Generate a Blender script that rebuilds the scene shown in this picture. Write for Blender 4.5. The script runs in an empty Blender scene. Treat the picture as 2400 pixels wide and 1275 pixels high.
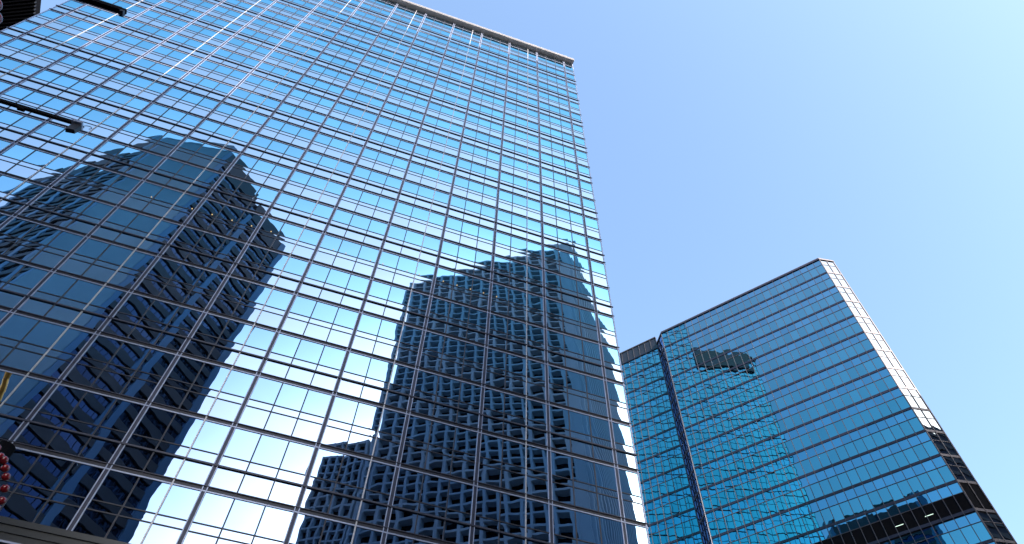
import bpy, math, random
import numpy as np
from mathutils import Matrix, Vector
random.seed(7)
S = bpy.context.scene
C = S.collection
R_ = math.radians

# ------------------------------------------------------------------ camera
CAMPOS = np.array([0.0, 0.0, 1.7])
FPX = 1725.64                                    # focal length for a 2400 px wide frame
RV = np.array([-0.982136, -0.290275, 0.180278])     # camera rotation (fitted from the facade grid)
def rodrigues(w):
    t = np.linalg.norm(w); k = w / t
    K = np.array([[0, -k[2], k[1]], [k[2], 0, -k[0]], [-k[1], k[0], 0]])
    return np.eye(3) + math.sin(t) * K + (1 - math.cos(t)) * K @ K
RW = rodrigues(RV) @ np.array([[1, 0, 0], [0, 0, -1], [0, 1, 0]], float)   # world -> camera (x right, y down, z ahead)
cam = bpy.data.cameras.new("camera")
cam.sensor_width = 36.0
cam.lens = FPX / 2400 * 36
cam.clip_end = 4000
cam.clip_start = 0.1
co = bpy.data.objects.new("camera", cam); C.objects.link(co)
M3 = np.column_stack([RW[0], -RW[1], -RW[2]])
mw = Matrix(M3.tolist()).to_4x4(); mw.translation = Vector(CAMPOS)
co.matrix_world = mw
S.camera = co
def inpix(P):
    q = RW @ (np.array(P, float) - CAMPOS)
    if q[2] < 0.1: return None
    return 1200 + FPX * q[0] / q[2], 637.5 + FPX * q[1] / q[2]

# ------------------------------------------------------------------ sky, sun, exposure
SUN = np.array([0.35, -1.0, 0.548]); SUN /= np.linalg.norm(SUN)
EL = math.asin(SUN[2]); AZ = math.atan2(SUN[0], SUN[1])
w = bpy.data.worlds.new("World"); S.world = w; w.use_nodes = True
nt = w.node_tree
bg = nt.nodes["Background"]
sk = nt.nodes.new("ShaderNodeTexSky"); sk.sky_type = 'NISHITA'; sk.sun_disc = False
sk.sun_elevation = EL; sk.sun_rotation = AZ
sk.altitude = 0; sk.air_density = 1.0; sk.dust_density = 3.0; sk.ozone_density = 2.2
tint = nt.nodes.new("ShaderNodeMix"); tint.data_type = 'RGBA'; tint.blend_type = 'MULTIPLY'; tint.inputs[0].default_value = 1.0
tint.inputs[7].default_value = (0.985, 1.025, 1.0, 1)          # a touch less violet
nt.links.new(sk.outputs[0], tint.inputs[6]); nt.links.new(tint.outputs[2], bg.inputs[0])
bg.inputs[1].default_value = 0.15
sl = bpy.data.lights.new("sun", 'SUN'); sl.energy = 4.6; sl.angle = R_(0.5); sl.color = (1.0, 0.93, 0.84)
so = bpy.data.objects.new("sun", sl); C.objects.link(so)
so.rotation_euler = Vector(SUN.tolist()).to_track_quat('Z', 'Y').to_euler()
so.location = (30, -60, 160)
S.view_settings.view_transform = 'Standard'; S.view_settings.look = 'None'
S.view_settings.exposure = 1.95; S.view_settings.gamma = 1.0
S.cycles.max_bounces = 10; S.cycles.glossy_bounces = 6; S.cycles.diffuse_bounces = 3
S.cycles.caustics_reflective = True; S.cycles.blur_glossy = 0.3
S.cycles.use_denoising = True

# ------------------------------------------------------------------ materials
def nodes_of(name):
    m = bpy.data.materials.new(name); m.use_nodes = True
    t = m.node_tree; t.nodes.clear()
    return m, t, t.nodes.new("ShaderNodeOutputMaterial")
def N(t, typ, **kw):
    n = t.nodes.new(typ)
    for k, v in kw.items(): setattr(n, k, v)
    return n
def mathn(t, op, a, b=None, c=None):
    n = N(t, "ShaderNodeMath", operation=op)
    for i, x in enumerate((a, b, c)):
        if x is None: continue
        if isinstance(x, (int, float)): n.inputs[i].default_value = x
        else: t.links.new(x, n.inputs[i])
    return n.outputs[0]
def glass(name, tint, H, tilt=0.003, pillow=0.006, wave=0.006, body=(0.006, 0.010, 0.016), graze=0.5, gcol=(0.93, 0.95, 0.97), scale=(1.4, 1.4), rough=0.0, vary=0.10, fac=0.94):
    """coated architectural glass: each pane has its own slight tilt, bow and waviness"""
    m, t, out = nodes_of(name); L = t.links.new
    geo = N(t, "ShaderNodeNewGeometry"); oi = N(t, "ShaderNodeObjectInfo"); uv = N(t, "ShaderNodeTexCoord")
    cmb = N(t, "ShaderNodeCombineXYZ"); L(geo.outputs["Random Per Island"], cmb.inputs[0]); L(oi.outputs["Random"], cmb.inputs[1])
    wn = N(t, "ShaderNodeTexWhiteNoise", noise_dimensions='3D'); 
    sc = N(t, "ShaderNodeVectorMath", operation='SCALE'); L(cmb.outputs[0], sc.inputs[0]); sc.inputs[3].default_value = 613.7
    L(sc.outputs[0], wn.inputs[0])
    s3 = N(t, "ShaderNodeSeparateColor"); L(wn.outputs["Color"], s3.inputs[0])
    su = N(t, "ShaderNodeSeparateXYZ"); L(uv.outputs["UV"], su.inputs[0])
    # waviness coordinates: pane uv plus a random place per pane
    cx = N(t, "ShaderNodeCombineXYZ")
    L(mathn(t, 'MULTIPLY', su.outputs[0], scale[0]), cx.inputs[0]); L(mathn(t, 'MULTIPLY', su.outputs[1], scale[1]), cx.inputs[1])
    L(mathn(t, 'MULTIPLY', wn.outputs["Value"], 200.0), cx.inputs[2])
    nz = N(t, "ShaderNodeTexNoise"); nz.inputs["Scale"].default_value = 1.0; nz.inputs["Detail"].default_value = 1.0
    L(cx.outputs[0], nz.inputs["Vector"])
    ns = N(t, "ShaderNodeSeparateColor"); L(nz.outputs["Color"], ns.inputs[0])
    amp = mathn(t, 'MULTIPLY_ADD', s3.outputs[2], 0.9, 0.55)
    def comp(uvo, rnd, nso):
        a = mathn(t, 'MULTIPLY', mathn(t, 'MULTIPLY', mathn(t, 'SUBTRACT', uvo, 0.5), 2 * pillow), amp)
        b = mathn(t, 'MULTIPLY', mathn(t, 'SUBTRACT', rnd, 0.5), 2 * tilt)
        c = mathn(t, 'MULTIPLY', mathn(t, 'SUBTRACT', nso, 0.5), 2 * wave)
        return mathn(t, 'ADD', mathn(t, 'ADD', a, b), c)
    ah = comp(su.outputs[0], s3.outputs[0], ns.outputs[0]); av = comp(su.outputs[1], s3.outputs[1], ns.outputs[1])
    h = N(t, "ShaderNodeVectorMath", operation='SCALE'); h.inputs[0].default_value = H; L(ah, h.inputs[3])
    v = N(t, "ShaderNodeVectorMath", operation='SCALE'); v.inputs[0].default_value = (0, 0, 1); L(av, v.inputs[3])
    a1 = N(t, "ShaderNodeVectorMath", operation='ADD'); L(geo.outputs["Normal"], a1.inputs[0]); L(h.outputs[0], a1.inputs[1])
    a2 = N(t, "ShaderNodeVectorMath", operation='ADD'); L(a1.outputs[0], a2.inputs[0]); L(v.outputs[0], a2.inputs[1])
    nn = N(t, "ShaderNodeVectorMath", operation='NORMALIZE'); L(a2.outputs[0], nn.inputs[0])
    # tint, a little different from pane to pane, whiter at grazing angles
    lw = N(t, "ShaderNodeLayerWeight"); lw.inputs[0].default_value = 0.5
    mx = N(t, "ShaderNodeMix", data_type='RGBA'); mx.inputs[6].default_value = (*tint, 1); mx.inputs[7].default_value = (*gcol, 1)
    mr = N(t, "ShaderNodeMapRange"); mr.inputs[1].default_value = 0.25; mr.inputs[2].default_value = 0.65; L(lw.outputs["Facing"], mr.inputs[0])
    L(mathn(t, 'MULTIPLY', mr.outputs[0], graze), mx.inputs[0])
    hs = N(t, "ShaderNodeHueSaturation"); L(mx.outputs[2], hs.inputs["Color"])
    L(mathn(t, 'MULTIPLY_ADD', s3.outputs[1], vary, 1.0 - vary * 0.6), hs.inputs["Value"])
    gl = N(t, "ShaderNodeBsdfGlossy"); gl.inputs["Roughness"].default_value = rough
    L(hs.outputs[0], gl.inputs["Color"]); L(nn.outputs[0], gl.inputs["Normal"])
    df = N(t, "ShaderNodeBsdfDiffuse"); df.inputs[0].default_value = (*body, 1)
    ms = N(t, "ShaderNodeMixShader"); ms.inputs[0].default_value = fac
    L(df.outputs[0], ms.inputs[1]); L(gl.outputs[0], ms.inputs[2]); L(ms.outputs[0], out.inputs[0])
    return m
def solid(name, col, rough=0.5, metal=0.0, var=0.18, scale=0.6, spec=0.4, stain=0.0):
    m, t, out = nodes_of(name); L = t.links.new
    b = N(t, "ShaderNodeBsdfPrincipled"); b.inputs["Roughness"].default_value = rough; b.inputs["Metallic"].default_value = metal
    b.inputs["Specular IOR Level"].default_value = spec
    g = N(t, "ShaderNodeNewGeometry")
    nz = N(t, "ShaderNodeTexNoise"); nz.inputs["Scale"].default_value = scale; nz.inputs["Detail"].default_value = 6
    mp = N(t, "ShaderNodeMapping"); mp.inputs["Scale"].default_value = (1, 1, 0.35)
    L(g.outputs["Position"], mp.inputs[0]); L(mp.outputs[0], nz.inputs["Vector"])
    hs = N(t, "ShaderNodeHueSaturation"); hs.inputs["Color"].default_value = (*col, 1)
    L(mathn(t, 'MULTIPLY_ADD', nz.outputs["Fac"], 2 * var, 1 - var), hs.inputs["Value"])
    L(hs.outputs[0], b.inputs["Base Color"]); L(b.outputs[0], out.inputs[0])
    return m
def emit(name, col, st):
    m, t, out = nodes_of(name)
    e = N(t, "ShaderNodeEmission"); e.inputs[0].default_value = (*col, 1); e.inputs[1].default_value = st
    t.links.new(e.outputs[0], out.inputs[0]); return m

# ------------------------------------------------------------------ mesh helpers
class Frame:
    """h runs along a wall, o stands out of it, z is up"""
    def __init__(s, org, h, o):
        s.g = np.array([*org[:2], 0.0]); s.h = np.array([*h[:2], 0.0]) / np.linalg.norm(h[:2]); s.o = np.array([*o[:2], 0.0]) / np.linalg.norm(o[:2])
    def __call__(s, h, o, z): return s.g + s.h * h + s.o * o + np.array([0, 0, z])
class MB:
    def __init__(s): s.v = []; s.f = []; s.uv = []
    def quad(s, a, b, c, d, uv=((0, 0), (1, 0), (1, 1), (0, 1))):
        i = len(s.v); s.v += [a, b, c, d]; s.f.append((i, i + 1, i + 2, i + 3)); s.uv += list(uv)
    def hexa(s, p):
        """eight corners: 0-3 back face, 4-7 front face; one closed island"""
        i = len(s.v); s.v += list(p)
        for q in ((4, 5, 6, 7), (1, 0, 3, 2), (0, 4, 7, 3), (5, 1, 2, 6), (7, 6, 2, 3), (0, 1, 5, 4)):
            s.f.append(tuple(i + k for k in q)); s.uv += [(0, 0), (1, 0), (1, 1), (0, 1)]
    def box(s, F, h0, h1, o0, o1, z0, z1):
        s.hexa([F(h0, o0, z0), F(h1, o0, z0), F(h1, o0, z1), F(h0, o0, z1), F(h0, o1, z0), F(h1, o1, z0), F(h1, o1, z1), F(h0, o1, z1)])
    def prism(s, pts, z0, z1):
        n = len(pts); i = len(s.v)
        s.v += [np.array([x, y, z0]) for x, y in pts] + [np.array([x, y, z1]) for x, y in pts]
        for k in range(n):
            j = (k + 1) % n; s.f.append((i + k, i + j, i + n + j, i + n + k)); s.uv += [(0, 0), (1, 0), (1, 1), (0, 1)]
        s.f.append(tuple(range(i + n, i + 2 * n))); s.uv += [(0, 0)] * n
        s.f.append(tuple(range(i + n - 1, i - 1, -1))); s.uv += [(0, 0)] * n
    def tube(s, a, b, r, n=12, r2=None):
        a, b = np.array(a, float), np.array(b, float); r2 = r if r2 is None else r2
        d = (b - a) / np.linalg.norm(b - a); u = np.cross(d, [0, 0, 1.0]); 
        if np.linalg.norm(u) < 1e-3: u = np.array([1.0, 0, 0])
        u /= np.linalg.norm(u); w_ = np.cross(d, u); i = len(s.v)
        for c, rr in ((a, r), (b, r2)):
            for k in range(n):
                t = 2 * math.pi * k / n; s.v.append(c + rr * (math.cos(t) * u + math.sin(t) * w_))
        for k in range(n):
            j = (k + 1) % n; s.f.append((i + k, i + j, i + n + j, i + n + k)); s.uv += [(0, 0), (1, 0), (1, 1), (0, 1)]
        s.f.append(tuple(range(i + n - 1, i - 1, -1))); s.uv += [(0, 0)] * n
        s.f.append(tuple(range(i + n, i + 2 * n))); s.uv += [(0, 0)] * n
    def ball(s, c, r, nu=16, nv=10):
        c = np.array(c, float); i = len(s.v)
        for a in range(nv + 1):
            th = math.pi * a / nv
            for b in range(nu):
                ph = 2 * math.pi * b / nu
                s.v.append(c + r * np.array([math.sin(th) * math.cos(ph), math.sin(th) * math.sin(ph), math.cos(th)]))
        for a in range(nv):
            for b in range(nu):
                b2 = (b + 1) % nu
                s.f.append((i + a * nu + b, i + (a + 1) * nu + b, i + (a + 1) * nu + b2, i + a * nu + b2)); s.uv += [(0, 0), (1, 0), (1, 1), (0, 1)]
    def mesh(s, name, mat, org=(0, 0, 0), smooth=False):
        o = np.array(org, float)
        me = bpy.data.meshes.new(name)
        me.from_pydata([tuple(np.array(p) - o) for p in s.v], [], s.f)
        ul = me.uv_layers.new(name="UVMap")
        ul.data.foreach_set("uv", np.array(s.uv, dtype=np.float32).ravel())
        me.materials.append(mat)
        if smooth: me.polygons.foreach_set("use_smooth", [True] * len(me.polygons))
        me.update(); return me
    def build(s, name, mat, parent=None, smooth=False, org=None):
        base = wpos(parent) if org is None else np.array(org, float)
        o = bpy.data.objects.new(name, s.mesh(name, mat, base, smooth)); C.objects.link(o)
        if parent is not None: o.parent = parent; o.location = base - wpos(parent)
        else: o.location = base
        o["_w"] = [float(x) for x in base]
        return o
def wpos(o): return np.zeros(3) if o is None else np.array(o["_w"])
def put(name, me, parent, at):
    o = bpy.data.objects.new(name, me); C.objects.link(o); o.parent = parent; o.location = np.array(at) - wpos(parent); o["_w"] = [float(x) for x in at]
    return o
def thing(name, loc, label, cat, group=None):
    o = bpy.data.objects.new(name, None); C.objects.link(o); o.location = loc; o["_w"] = [float(x) for x in loc]
    o.empty_display_size = 1.0
    tag(o, label, cat, group); return o
def tag(o, label=None, cat=None, group=None, kind=None):
    for k, v in (("label", label), ("category", cat), ("group", group), ("kind", kind)):
        if v: o[k] = v
    return o
def area_in_frame(pts):
    q = [inpix(p) for p in pts]
    if any(x is None for x in q): return 0.0
    cx = sum(x for x, _ in q) / 4; cy = sum(y for _, y in q) / 4
    if not (-20 < cx < 2420 and -20 < cy < 1295): return 0.0
    return 0.5 * abs(sum(q[i][0] * q[(i + 1) % 4][1] - q[(i + 1) % 4][0] * q[i][1] for i in range(4)))
def pane_field(rects, F, name, mat, parent, o0, o1, nmax=100):
    """rects (h0,h1,z0,z1) on frame F: the nmax that show largest become parts of their own, the rest one stuff part"""
    ar = sorted(rects, key=lambda r: -area_in_frame([F(r[0], o1, r[2]), F(r[1], o1, r[2]), F(r[1], o1, r[3]), F(r[0], o1, r[3])]))
    cache = {}
    for r in ar[:nmax]:
        key = (round(r[1] - r[0], 3), round(r[3] - r[2], 3))
        if key not in cache:
            m = MB(); G = Frame((0, 0), F.h, F.o); m.box(G, 0, r[1] - r[0], o0, o1, 0, r[3] - r[2]); cache[key] = m.mesh(name, mat)
        put(name, cache[key], parent, F(r[0], 0, r[2]))
    if ar[nmax:]:
        m = MB()
        for r in ar[nmax:]: m.box(F, r[0], r[1], o0, o1, r[2], r[3])
        tag(m.build(name, mat, parent), kind="stuff")

# ------------------------------------------------------------------ shared materials
alu = solid("aluminium", (0.26, 0.29, 0.40), 0.36, 0.45, 0.10)
alu_ledge = solid("weathered_aluminium", (0.028, 0.03, 0.05), 0.4, 0.3, 0.15)
alu_light = solid("pale_aluminium", (0.36, 0.35, 0.37), 0.35, 0.35, 0.08)
channel_m = solid("channel_metal", (0.022, 0.026, 0.05), 0.4, 0.4, 0.12)
alu_dark = solid("dark_aluminium", (0.016, 0.017, 0.028), 0.4, 0.3, 0.12)
bronze = solid("bronze_metal", (0.06, 0.05, 0.058), 0.4, 0.4, 0.1)
navy = solid("navy_metal", (0.012, 0.012, 0.028), 0.35, 0.3, 0.1)
cornice_m = solid("cornice_panel", (0.42, 0.385, 0.39), 0.5, 0.1, 0.06)
panel = solid("soffit_panel", (0.15, 0.135, 0.14), 0.5, 0.2, 0.08)
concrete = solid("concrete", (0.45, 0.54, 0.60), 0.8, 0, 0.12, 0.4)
granite = solid("granite", (0.20, 0.185, 0.18), 0.35, 0, 0.15, 1.2)
dark_stone = solid("dark_stone", (0.022, 0.024, 0.028), 0.3, 0, 0.2, 1.0)
black = solid("black_paint", (0.006, 0.006, 0.008), 0.45, 0, 0.1)
soot = solid("soot", (0.004, 0.004, 0.006), 0.9, 0, 0.1, spec=0.05)
asphalt = solid("asphalt", (0.05, 0.05, 0.052), 0.9, 0, 0.25, 2.0)
paving = solid("paving", (0.10, 0.097, 0.093), 0.85, 0, 0.2, 1.5)

# ================================================================== MAIN GLASS TOWER
D, X0, PW, Z0, FL = 30.1293, 17.5835, 1.42279, 24.5860, 3.9
NC = 38
XL = X0 - NC * PW
FM = Frame((X0, D), (-1, 0), (0, -1))            # h = pane columns counted from the right edge
def zb(v): return Z0 - FL * v - (0.18 if v == 0 else 0.0) if v < 1 else 20.75
ROOF = 111.8
tower = thing("glass_tower", (-9.4, D, 0), "wide mirror glass tower reflecting two dark towers, flat cornice along its roof", "tower")
g_vis = glass("mirror_glass", (0.225, 0.325, 0.48), (-1, 0, 0), tilt=0.0024, pillow=0.008, wave=0.0048, graze=1.0, gcol=(0.22, 0.56, 0.70), vary=0.15)
g_sp = glass("spandrel_glass", (0.27, 0.345, 0.47), (-1, 0, 0), tilt=0.002, pillow=0.0045, wave=0.004, graze=1.0, gcol=(0.48, 0.62, 0.68))
core = MB(); core.prism([(XL + .05, D + .14), (X0 - .05, D + .14), (X0 - .05, 62), (XL + .05, 62)], 0, ROOF - .1)
core.build("wall", navy, tower)
vis, spn = [], []
for v in range(-23, 1):
    a = zb(v) - 0.17; b = zb(v + 1) + 0.17
    tot = zb(v) - zb(v + 1)
    fin = (v + 1) % 2 == 0
    zc = zb(v) - 0.49 * tot; zc2 = zb(v) - (0.655 if fin else 0.62) * tot
    for u in range(NC):
        h0, h1 = u * PW + .02, (u + 1) * PW - .02
        if v > -23: vis.append((h0, h1, zc, a))
        if v > -23: spn.append((h0, h1, zc2, zc))
        spn.append((h0, h1, b, min(zc2, ROOF - .06)))
pane_field(vis, FM, "window", g_vis, tower, -.04, 0.0)
pane_field(spn, FM, "spandrel_panel", g_sp, tower, -.04, 0.0)
TH = [u for u in range(1, NC, 3)]
RAIL = [u for u in range(5, NC, 6)]
ZB0 = 20.9
for u in range(0, NC + 1):
    if u in TH:
        m = MB(); h = u * PW
        m.box(FM, h - .125, h - .08, .003, .05, ZB0, ROOF); m.box(FM, h + .08, h + .125, .003, .05, ZB0, ROOF)
        mu = m.build("mullion", alu, tower)
        m = MB(); m.box(FM, h - .08, h + .08, .003, .022, ZB0, ROOF); m.build("channel", channel_m, mu)
    elif u in RAIL:
        m = MB(); h = u * PW; m.box(FM, h - .035, h + .035, .003, .05, ZB0, ROOF); m.build("gondola_rail", alu_light, tower)
    else:
        m = MB(); h = u * PW; e = .05 if u in (0, NC) else .033
        m.box(FM, h - e, h + e, .003, .03, ZB0, ROOF); m.build("glazing_bar", alu if u in (0, NC) else alu_dark, tower)
W_ = NC * PW
for v in range(-22, 1):
    tot = zb(v) - zb(v + 1); fin = (v + 1) % 2 == 0
    zc = zb(v) - 0.49 * tot; zc2 = zb(v) - (0.655 if fin else 0.62) * tot
    m = MB(); m.box(FM, -.05, W_ + .05, .003, .025, zc - .03, zc + .03); m.build("transom", alu_dark, tower)
    if fin:
        m = MB(); m.box(FM, -.14, W_ + .14, .003, .075, zc2 - .05, zc2 + .05); m.build("fin", alu_ledge, tower)
    else:
        m = MB(); m.box(FM, -.05, W_ + .05, .003, .025, zc2 - .03, zc2 + .03); m.build("transom", alu_dark, tower)
    if True:
        z = zb(v)
        m = MB(); m.box(FM, -.12, W_ + .12, .003, .065, z + .12, z + .17); le = m.build("ledge", alu_ledge, tower)
        m = MB(); m.box(FM, -.02, W_ + .02, .003, .015, z - .08, z + .11); m.build("groove", alu_dark, le)
        m = MB(); m.box(FM, -.10, W_ + .10, .003, .035, z - .15, z - .08); m.build("frame", alu, le)
# cornice and crown
m = MB(); m.box(FM, -.06, W_ + .1, -.1, .65, 111.84, 112.42); cor = m.build("cornice", cornice_m, tower)
m = MB(); m.box(FM, -.07, W_ + .1, .60, .685, 112.42, 112.52); m.build("coping", alu_light, cor)
m = MB(); m.box(FM, -.065, W_ + .1, .651, .668, 111.88, 112.41); m.build("fascia", solid("fascia_panel", (0.085, 0.075, 0.078), 0.5, 0.1, 0.06), cor)
m = MB()
for u in range(0, NC + 1): m.box(FM, u * PW + .3, u * PW + .315, .02, .652, 111.836, 112.3)
m.build("joint", alu_dark, cor)
m = MB(); m.prism([(XL, 29.95), (17.45, 29.95), (17.45, 41.4), (XL, 41.4)], 112.43, 112.95); cr = m.build("crown", dark_stone, tower)
m = MB(); m.prism([(17.46, 31.0), (18.0, 31.0), (18.0, 41.5), (17.46, 41.5)], 108.3, 112.9); m.build("side_fascia", dark_stone, cr)
lampm = emit("warm_lamp", (1.0, 0.72, 0.36), 0.22)
lm = MB(); lm.ball((0, 0, 0), .045, 10, 6); lmesh = lm.mesh("lamp", lampm, smooth=True)
for u in (24.1, 22.18, 21.22, 20.26, 19.31, 18.35, 15.23, 14.6, 13.34, 12.7, 11.44, 10.8, 9.53, 8.8, 8.08, 7.37, 6.66):
    put("lamp", lmesh, tower, FM(u * PW, .06, zb(-6) - .465 * FL))
# side wall toward the blue tower and the taller rear block
FS = Frame((X0, D), (0, 1), (1, 0))
g_side = glass("side_glass", (0.13, 0.60, 0.70), (0, 1, 0), tilt=0.004, pillow=0.006, wave=0.006, graze=0.5)
sw, NS = [], 22
ztop = lambda u: 111.6 if u < 8 else 148.0
for u in range(NS):
    z = 20.9
    while z < ztop(u) - 1:
        sw.append((u * PW + .02, (u + 1) * PW - .02, z + .1, min(z + FL, ztop(u)) - .1)); z += FL
pane_field(sw, FS, "side_window", g_side, tower, -.06, -.02, 60)
m = MB()
for u in range(NS + 1):
    m.box(FS, u * PW - .025, u * PW + .025, -.02, .05, 20.9, ztop(min(u, NS - 1)))
m.build("side_mullion", channel_m, tower)
m = MB(); z = 20.9
while z < 148:
    h0 = 0 if z < 111 else 8 * PW
    m.box(FS, h0, NS * PW, -.02, .06, z - .08, z + .08); m.box(FS, h0, NS * PW, -.02, .03, z + 1.93, z + 1.98); z += FL
m.build("side_ledge", channel_m, tower)
m = MB(); m.prism([(XL + .05, 41.6), (X0 - .08, 41.6), (X0 - .08, 62), (XL + .05, 62)], ROOF - .09, 148); m.build("rear_block", navy, tower)
# podium
gp = glass("podium_glass", (0.10, 0.14, 0.16), (-1, 0, 0), rough=0.05)
m = MB(); m.box(FM, -.2, W_ + .2, .0, .16, 20.62, 20.9); m.box(FM, -.2, W_ + .2, .0, .10, 20.3, 20.62); m.build("podium_ledge", dark_stone, tower)
m = MB(); m.box(FM, 0, W_, -.12, .05, 0, 20.3); pod = m.build("podium_wall", dark_stone, tower)
h = .6
while h < W_ - 4:
    m = MB(); m.box(FM, h, h + 3.6, .05, .10, 15.2, 19.95); fr = m.build("podium_frame", alu, tower)
    m = MB(); m.box(FM, h + .1, h + 3.5, .06, .104, 15.3, 19.86); m.build("pane", gp, fr); h += 4.27

# ================================================================== BLUE GLASS TOWER (right)
K = 0.82
CN = np.array([55.01, 37.37]); dR = np.array([-0.618, 0.786]); dR /= np.linalg.norm(dR); nR = np.array([-dR[1], dR[0]])
if nR @ CN > 0: nR = -nR
ZR, FR_, CW, NCR = 87.3, 3.203, 0.9525, 25
FB = Frame(CN, dR, nR)
blue = thing("blue_glass_tower", (*CN, 0), "blue glass tower with dark floor bands and a bright chamfered corner", "tower")
bt = (0.062, 0.255, 0.325)
g_blue = glass("blue_glass", bt, (*dR, 0), tilt=0.004, pillow=0.005, wave=0.006, graze=0.35, vary=0.15, fac=0.9, body=(0.004, 0.012, 0.03))
g_blue2 = glass("blue_spandrel_glass", (0.07, 0.25, 0.36), (*dR, 0), tilt=0.004, pillow=0.004, wave=0.006, graze=0.35, vary=0.18, fac=0.9, body=(0.004, 0.012, 0.03))
UE = NCR * CW
ch = np.array([1.96, -0.32])                      # right chamfer, from the corner outwards
A0, A1 = CN, CN + ch
B0 = CN + dR * UE; B1 = B0 + dR * 1.41 - nR * 1.41
B2 = B1 + dR * 16
back = -nR * 30
eps = -nR * .16
m = MB(); m.prism([A0 + eps, A1 + eps * .4, A1 + back, B1 + back, B1 + eps, B0 + eps], 0, ZR - .15); m.build("wall", navy, blue)
m = MB(); m.prism([B1 + eps + dR * .05, B1 + dR * .05 + back, B2 + back, B2 + eps], 0, 88.6); m.build("rear_wall", navy, blue)
def facade(F, ncol, cw, floors, prefix, gv, gs, skip=(), side=False, top=ZR, nmax=100, bandmat=navy, mulmat=bronze, zoff=0.0):
    v1, s1 = [], []
    for k in range(floors):
        zt = top - FR_ * k; tot = FR_
        if k in skip: continue
        za = zt - (.16 if k else .10); zm = zt - .40 * tot; zl = zt - tot + .15
        for c in range(ncol):
            s1.append((c * cw + .02, (c + 1) * cw - .02, zm, za)); 
            if (k, 'top') not in skip: v1.append((c * cw + .02, (c + 1) * cw - .02, zl, zm))
    pane_field(v1, F, prefix + "window", gv, blue, -.05, 0, nmax)
    pane_field(s1, F, prefix + "spandrel_panel", gs, blue, -.05, 0, nmax)
    for c in range(ncol + 1):
        m = MB(); e = .055 if c in (0, ncol) else .032
        m.box(F, c * cw - e, c * cw + e, .002, .075, 3, top); m.build(prefix + "mullion", mulmat, blue)
    for k in range(floors + 1):
        zt = top - FR_ * k
        m = MB(); m.box(F, -.02, ncol * cw + .02, .002, .05, zt - .15, zt + .15) if k else m.box(F, -.05, ncol * cw + .05, .002, .12, zt - .12, zt + .08)
        m.build(prefix + "floor_band", bandmat, blue)
        if k < floors and k not in skip:
            m = MB(); zm = zt - .40 * FR_; m.box(F, 0, ncol * cw, .002, .04, zm - .03, zm + .03); m.build(prefix + "transom", mulmat, blue)
NF = 25
facade(FB, NCR, CW, NF, "", g_blue, g_blue2, skip=((12, 'top'),))
# dark plant floor: louvres behind glass with two lit tubes
m = MB(); zt = ZR - FR_ * 12.40; zl = ZR - FR_ * 13.1
m.box(FB, 0, UE, -.1, .004, zl + .0, zt - .03); m.build("plant_floor", soot, blue)
tube = emit("tube_light", (0.75, 1.0, 0.85), 0.45)
for u0, zz in ((3.2, 46.5), (5.9, 46.5)):
    m = MB(); m.box(FB, u0, u0 + .75, .006, .03, zz - .02, zz + .02); m.build("lit_tube", tube, blue)
# chamfers and rear wing
FC = Frame(A0, ch, np.array([ch[1], -ch[0]]) if (np.array([ch[1], -ch[0]]) @ CN) < 0 else np.array([-ch[1], ch[0]]))
g_ch = glass("chamfer_glass", (0.12, 0.165, 0.19), (ch[0], ch[1], 0), tilt=0.003, pillow=0.004, wave=0.005, graze=0.5, fac=0.92)
facade(FC, 2, np.linalg.norm(ch) / 2, NF, "corner_", g_ch, g_ch, skip=(12,), nmax=60, bandmat=bronze)
m = MB(); m.box(FC, 0, np.linalg.norm(ch), -.1, .004, zl, ZR - FR_ * 12.0 - .16); m.build("plant_floor", soot, blue)
lc = B1 - B0; no = np.array([lc[1], -lc[0]]); no = no if no @ dR > 0 else -no
FD = Frame(B0, lc, no)
g_lc = glass("return_glass", (0.012, 0.15, 0.42), (lc[0], lc[1], 0), tilt=0.003, pillow=0.004, wave=0.004, graze=0.2, fac=0.9)
facade(FD, 2, np.linalg.norm(lc) / 2, NF, "return_", g_lc, g_lc, nmax=60, mulmat=navy)
FW = Frame(B1, dR, nR)
facade(FW, 16, 0.95, NF, "wing_", g_blue, g_blue2, nmax=100, top=86.4)
m = MB(); m.box(FW, .05, 15.2, -.02, .03, 86.5, 88.75); lv = m.build("louvre_panel", alu_dark, blue)
m = MB()
for c in range(17): m.box(FW, c * .95 - .03, c * .95 + .03, .032, .10, 86.5, 88.8)
m.build("rib", bronze, lv)
m = MB(); m.box(FW, .0, 15.3, -.3, .12, 88.76, 88.95); m.build("coping", bronze, blue)
m = MB(); m.prism([A0 + nR * .1, A1 + nR * .05, A1 + back, B1 + back, B0 + nR * .1], ZR + .09, ZR + .3); m.build("roof", bronze, blue)

# ================================================================== TOWERS BEHIND THE CAMERA, SEEN IN THE GLASS
def real(x, y, s=1.3): return np.array([x * s, 2 * D - y * s])
SB = 1.12                                        # metres per plan unit
chL, chR, Lf, Rt = real(-36.27, 56.56, SB), real(-26.73, 55.15, SB), real(-54.6, 70.3, SB), real(-16.35, 69.74, SB)
KB = SB / 1.3
ZT = 1.7 + 100 * SB
stone = solid("grey_stone", (0.06, 0.054, 0.058), 0.5, 0, 0.12, 0.5)
band_glass = glass("band_glass", (0.03, 0.06, 0.14), (1, 0, 0), tilt=0.006, pillow=0.006, wave=0.01, graze=0.3, vary=0.6, fac=0.8)
metal_panel = solid("blue_grey_cladding", (0.17, 0.25, 0.31), 0.5, 0.0, 0.06, 0.3)
strip_m = solid("pale_cladding", (0.11, 0.21, 0.33), 0.35, 0.2, 0.05, 0.3)
ban = thing("banded_tower", (*((chL + chR) / 2), 0), "dark striped stone tower with smooth chamfered corner, mirrored at left in the glass tower", "tower")
inw = -(chL + chR) / 2; 
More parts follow.
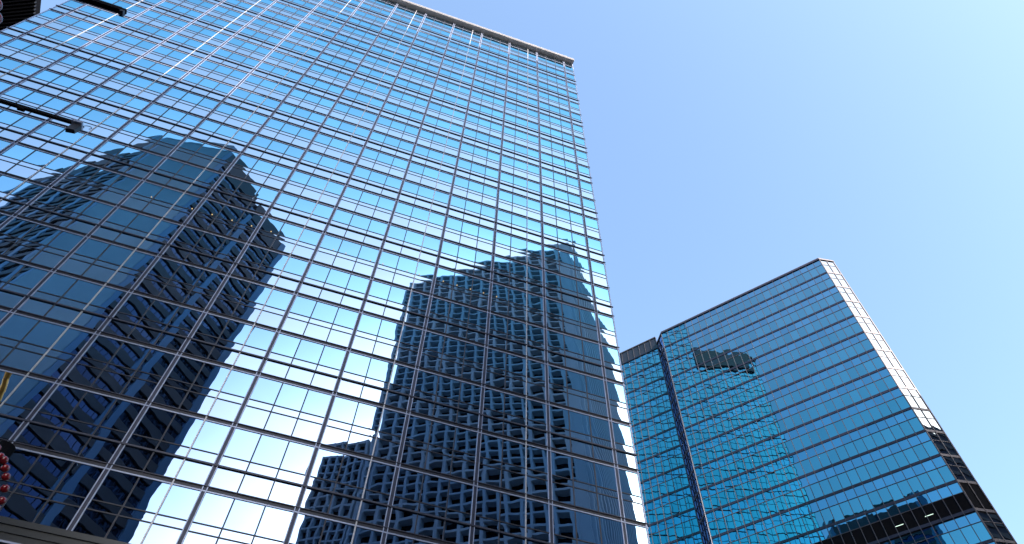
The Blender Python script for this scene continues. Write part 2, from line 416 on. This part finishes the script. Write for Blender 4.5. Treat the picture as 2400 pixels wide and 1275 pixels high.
def outward(a, b, ctr):
    e = (b - a) / np.linalg.norm(b - a); n = np.array([e[1], -e[0]]); return n if n @ (a - ctr) > 0 else -n
eR = (Rt - chR) / np.linalg.norm(Rt - chR); eL = (Lf - chL) / np.linalg.norm(Lf - chL)
R2 = Rt + eL * 45; L2 = Lf + eR * 40
ctr = (chL + chR + Rt + Lf + R2 + L2) / 6
def inset(poly, k):
    c = ctr; return [q + (c - q) / np.linalg.norm(c - q) * k for q in poly]
m = MB(); m.prism(inset([chL, chR, Rt, R2, (R2 + L2) / 2 + (R2 + L2 - Rt - Lf) * .1, L2, Lf], .9), 0, ZT - .4); m.build("core", navy, ban)
FLR = Frame(chR, eR, outward(chR, Rt, ctr)); FLL = Frame(chL, eL, outward(chL, Lf, ctr)); FLC = Frame(chL, chR - chL, outward(chL, chR, ctr))
lenR = np.linalg.norm(Rt - chR); lenL = np.linalg.norm(Lf - chL); lenC = np.linalg.norm(chR - chL)
HF = 3.5
def banded(F, spans, strips, ln):
    for (a, b) in spans:
        m = MB(); a, b = a * KB, b * KB; m.box(F, a, b, -.5, 0, ZT - 6.2 * KB, ZT); m.build("parapet", stone, ban)
        z = ZT - 6.2 * KB
        while z > 20:
            m = MB(); m.box(F, a, b, -.62, -.30, z - HF / 2, z); wb = m.build("window_band", band_glass, ban)
            m = MB(); h = a + .02
            while h < b: m.box(F, h, h + .08, -.30, -.24, z - HF / 2, z); h += 1.35
            m.build("bar", navy, wb)
            m = MB(); m.box(F, a, b, -.62, 0, z - HF, z - HF / 2); m.build("stone_band", stone, ban)
            z -= HF
    for (a, b) in strips:
        m = MB(); m.box(F, a * KB, min(b * KB, ln), -.5, .12, 3, ZT - 5.0 if 2 < a and b * KB < ln - .5 else ZT); m.build("pier", strip_m, ban)
banded(FLR, ((1.2, 10.4), (12.0, 21.4)), ((0, 1.2), (10.4, 12.0), (21.4, lenR / KB)), lenR)
banded(FLL, ((1.3, 6.8), (8.3, 14.6), (16.1, 21.8), (23.3, 28.2)), ((0, 1.3), (6.8, 8.3), (14.6, 16.1), (21.8, 23.3), (28.2, lenL / KB)), lenL)
m = MB(); m.box(FLC, 0, lenC, -.5, .1, 3, ZT); m.build("chamfer", metal_panel, ban)
m = MB(); m.box(FLC, .6, lenC - .6, .1, .12, ZT - 1.0, ZT - .8)
m.build("joint", navy, ban)
ZT = 131.7
# egg-crate tower
gB, gL, gS = real(25.57, 53.79), real(4.1, 69.81), real(40.17, 72.59)
egg = thing("grid_tower", (*gB, 0), "tall concrete tower with deep grid of window recesses, mirrored in the glass tower", "tower")
e1 = (gL - gB) / np.linalg.norm(gL - gB); e2 = (gS - gB) / np.linalg.norm(gS - gB); len1 = np.linalg.norm(gL - gB); len2 = np.linalg.norm(gS - gB)
gc = (gB + gL + gS + gL + gS - gB) / 4 + (e2 * 0)
room = glass("recess_glass", (0.015, 0.025, 0.05), (1, 0, 0), tilt=0.01, pillow=0.01, wave=0.02, vary=0.8, fac=0.8, body=(0.003, 0.004, 0.009))
F1 = Frame(gB, e1, outward(gB, gL, gc)); F2 = Frame(gB, e2, outward(gB, gS, gc))
m = MB(); m.prism([gB + (gc - gB) * .12, gL + (gc - gL) * .12, gL + e2 * (len2 - 2), gS + (gc - gS) * .12], 0, ZT - .3); m.build("core", concrete, egg)
GF = 3.12
def crate(F, h0, h1, cols, zt, depth, pier, slab, nm="", back=0):
    cw = (h1 - h0) / cols
    for c in range(cols + 1):
        m = MB(); h = h0 + c * cw; m.box(F, h - pier / 2, h + pier / 2, -depth, 0, 3, zt); m.build("pier", concrete, egg)
    n = int((zt - 15) / GF)
    for k in range(n + 1):
        z = zt - k * GF
        m = MB(); m.box(F, h0, h1, -depth, -.06, z - slab * (1.5 if k == 0 else 1), z - .001); sl_ = m.build("slab", concrete, egg)
        m = MB(); m.box(F, h0, h1, -depth - .1, -depth + .05, z - GF, z - slab - .01); m.build("window", room, sl_)
crate(F1, 2.2, len1 - .4, 10, ZT, 1.7, .62, .52)
m = MB(); m.box(F1, 0, 1.85, -2.4, .02, 0, ZT + .2); m.build("end_wall", concrete, egg)
m = MB(); m.prism([(0.5, -80), (40, -84), (42, -104), (3, -100)], 0, 126.5); m.build("rear_block", concrete, egg)  # unseen separate block, added to shade the glass facade; not part of this tower
# ribbed side
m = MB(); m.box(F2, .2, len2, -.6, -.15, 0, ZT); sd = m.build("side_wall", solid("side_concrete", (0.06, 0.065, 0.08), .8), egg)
h = .6
while h < len2:
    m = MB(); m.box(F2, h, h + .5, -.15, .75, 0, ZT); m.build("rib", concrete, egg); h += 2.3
# lower wing, its own block
wZ = 87.0
w1 = gL + e1 * 9.1
wing = thing("lower_block", (*(gL + e1 * 4.5), 0), "lower concrete block with finer window grid, mirrored beside the tall grid tower", "building")
egg_main = egg; egg = wing
Fw = Frame(gL + e1 * .3, e1, F1.o)
crate(Fw, .35, 9.0, 4, wZ, 1.2, .45, .5)
m = MB(); m.box(Fw, 0, 9.2, -18, -1.4, 0, wZ - .2); m.build("core", concrete, wing)
egg = egg_main

# dark office tower, far right behind the camera, seen low in the blue tower's chamfer
off = thing("dark_office_tower", (106, -32, 0), "dark office tower mirrored in the lower part of the blue tower's chamfered corner", "tower")
Fo = Frame((92, -18), (1, 0), (0, 1)); Fo2 = Frame((92, -18), (0, -1), (-1, 0))
m = MB(); m.prism([(92.2, -18.2), (120, -18.2), (120, -46), (92.2, -46)], 0, 113); m.build("wall", navy, off)
m = MB(); m.prism([(71, -18.2), (92, -18.2), (92, -46), (71, -46)], 0, 91); m.build("lower_wing", stone, off)
for k in range(29):
    z = 112 - k * 3.6
    m = MB(); m.box(Fo, 0, 28, -.15, .12, z - 1.5, z); m.box(Fo2, 0, 28, -.15, .12, z - 1.5, z); m.build("spandrel", stone, off)

# ================================================================== DARK NEIGHBOUR, upper left
neigh = thing("dark_ribbed_tower", (-80, 68, 0), "black building with closely ribbed projecting roof, cut off at the top left corner", "tower")
dr = np.array([5.7, -2.6]); dr /= np.linalg.norm(dr); q0 = np.array([-66.65, 52.0]); py = np.array([-0.1, 1.0]); py /= np.linalg.norm(py)
m = MB(); m.prism([q0 - py * 14 - dr * .2, q0 + py * 6.5 - dr * .2, q0 + py * 6.5 - dr * 26, q0 - py * 14 - dr * 26], 125.3, 127.0); m.build("roof", soot, neigh)
rib_m = solid("rib_paint", (0.012, 0.011, 0.013), .5)
k = -14.0
while k < 6.4:
    a = q0 + py * k
    m = MB(); G = Frame(a, -dr, py); m.box(G, 0, 25.5, -.11, .11, 124.7, 125.3); m.build("rib", rib_m, neigh); k += .62
m = MB(); m.prism([q0 - py * 8 - dr * 14, q0 + py * 20 - dr * 14, q0 + py * 20 - dr * 40, q0 - py * 8 - dr * 40], 0, 125.3); m.build("wall", navy, neigh)

# ================================================================== STREET FURNITURE: boom mast, decorations
mast = thing("boom_mast", (-30, 18.55, 0), "long black boom arm with a small floodlight hanging from its end, left edge", "mast")
m = MB(); m.tube((-30, 18.55, 0), (-30, 18.55, 34), .28, 16, .2); m.build("pole", black, mast)
Fb = Frame((-30, 18.55), (1, 0), (0, -1))
m = MB(); m.box(Fb, 0, 14.55, -.07, .07, 33.08, 33.28); m.box(Fb, 12.2, 12.5, -.08, .08, 32.95, 33.05); m.build("arm", soot, mast)
m = MB(); b0 = np.array([-15.25, 18.55, 32.95])
m.hexa([b0 + np.array(q) for q in ((-.16, .10, -.60), (.20, .10, -.52), (.24, .11, .0), (-.12, .11, .06), (-.16, -.10, -.60), (.20, -.10, -.52), (.24, -.11, .0), (-.12, -.11, .06))])
fl = m.build("floodlight", alu_dark, mast)
m = MB(); m.box(Fb, 14.5, 14.95, -.2, .2, 33.04, 33.2); m.build("bracket", alu, fl)
m = MB(); prev = None
for i in range(11):
    t = math.pi * 1.6 * i / 10 - 0.9
    q = b0 + np.array([.42 + .17 * math.cos(t), 0, .18 + .14 * math.sin(t)])
    if prev is not None: m.tube(prev, q, .018, 6)
    prev = q
m.build("cable", black, fl)
mast2 = thing("boom_mast", (-26, 10, 0), "bare black boom arm crossing the facade at the top left", "mast")
Fb2 = Frame((-26, 10), (1, 0), (0, -1))
m = MB(); m.tube((-26, 10, 0), (-26, 10, 27.4), .24, 16, .18); m.build("pole", black, mast2)
m = MB(); m.box(Fb2, 0, 15.4, -.08, .08, 26.42, 26.62); m.build("arm", soot, mast2)
m = MB(); m.box(Fb2, 0, 15.2, -.05, .05, 26.63, 26.74); m.box(Fb2, 15.3, 15.42, -.1, .1, 26.28, 26.42); m.build("conduit", alu_dark, mast2)
red = solid("red_gloss", (0.16, 0.002, 0.005), .18, 0, .05, spec=.6)
def along(px, py_, dist):
    r = RW.T @ np.array([(px - 1200) / FPX, (py_ - 637.5) / FPX, 1.0]); return CAMPOS + r / np.linalg.norm(r) * dist
deco = along(-34, 1110, 14)
dec = thing("bauble_cluster", tuple(deco), "dark hanging cluster rimmed with shiny red baubles at the lower left edge", "decoration")
m = MB(); m.tube(deco + np.array([0, 0, .55]), deco - np.array([0, 0, .55]), .13, 14); m.tube(deco, (deco[0], deco[1], 0), .03, 8); m.build("body", soot, dec)
for px, py_ in ((0, 1070), (9, 1078), (12, 1097), (14, 1117), (11, 1145), (4, 1173), (-8, 1050), (-10, 1190)):
    q = along(px, py_, 13.8); m = MB(); m.ball(q, .062); m.build("bauble", red, dec, smooth=True)
gd = along(3, 910, 14)
gold = thing("gilded_twig", tuple(gd), "short gold jointed twig pointing up beside the left edge, above the red baubles", "decoration")
gm = solid("gold_paint", (0.36, 0.2, 0.05), .3, .8, .3, 20)
m = MB(); pts = [along(-4, 938, 14), along(4, 918, 14), along(11, 900, 14), along(14, 888, 14), along(21, 873, 14)]
m.tube(pts[0], pts[1], .04, 10); m.tube(pts[1], pts[2], .05, 10, .045); m.tube(pts[3], pts[4], .042, 10, .05); m.tube(pts[2], pts[3], .045, 10)
m.tube(along(-12, 950, 14), pts[0], .04, 8); m.build("twig", gm, gold)
hi = along(-6, 20, 12)
dec2 = thing("red_lantern_pair", tuple(hi), "two red discs of hanging lanterns at the top left corner", "decoration")
for px, py_ in ((-13, 10), (-13, 41)):
    q = along(px, py_, 12); m = MB(); m.ball(q, .09); m.build("lantern", red, dec2, smooth=True)

# ================================================================== GROUND
m = MB(); m.quad(np.array([-1500, -1500, 0.]), np.array([1500, -1500, 0.]), np.array([1500, 1500, 0.]), np.array([-1500, 1500, 0.]))
tag(m.build("ground", paving), kind="structure")
m = MB(); m.box(Frame((-300, 0), (1, 0), (0, 1)), 0, 600, 6, 20, -.1, .004); tag(m.build("road", asphalt), kind="structure")
for y0, y1 in ((3.0, 6.0), (20.0, 30.0)):
    m = MB(); m.box(Frame((-300, 0), (1, 0), (0, 1)), 0, 600, y0, y1, -.1, .13); tag(m.build("pavement", paving), kind="structure")
for o in list(bpy.data.objects):
    if "_w" in o: del o["_w"]
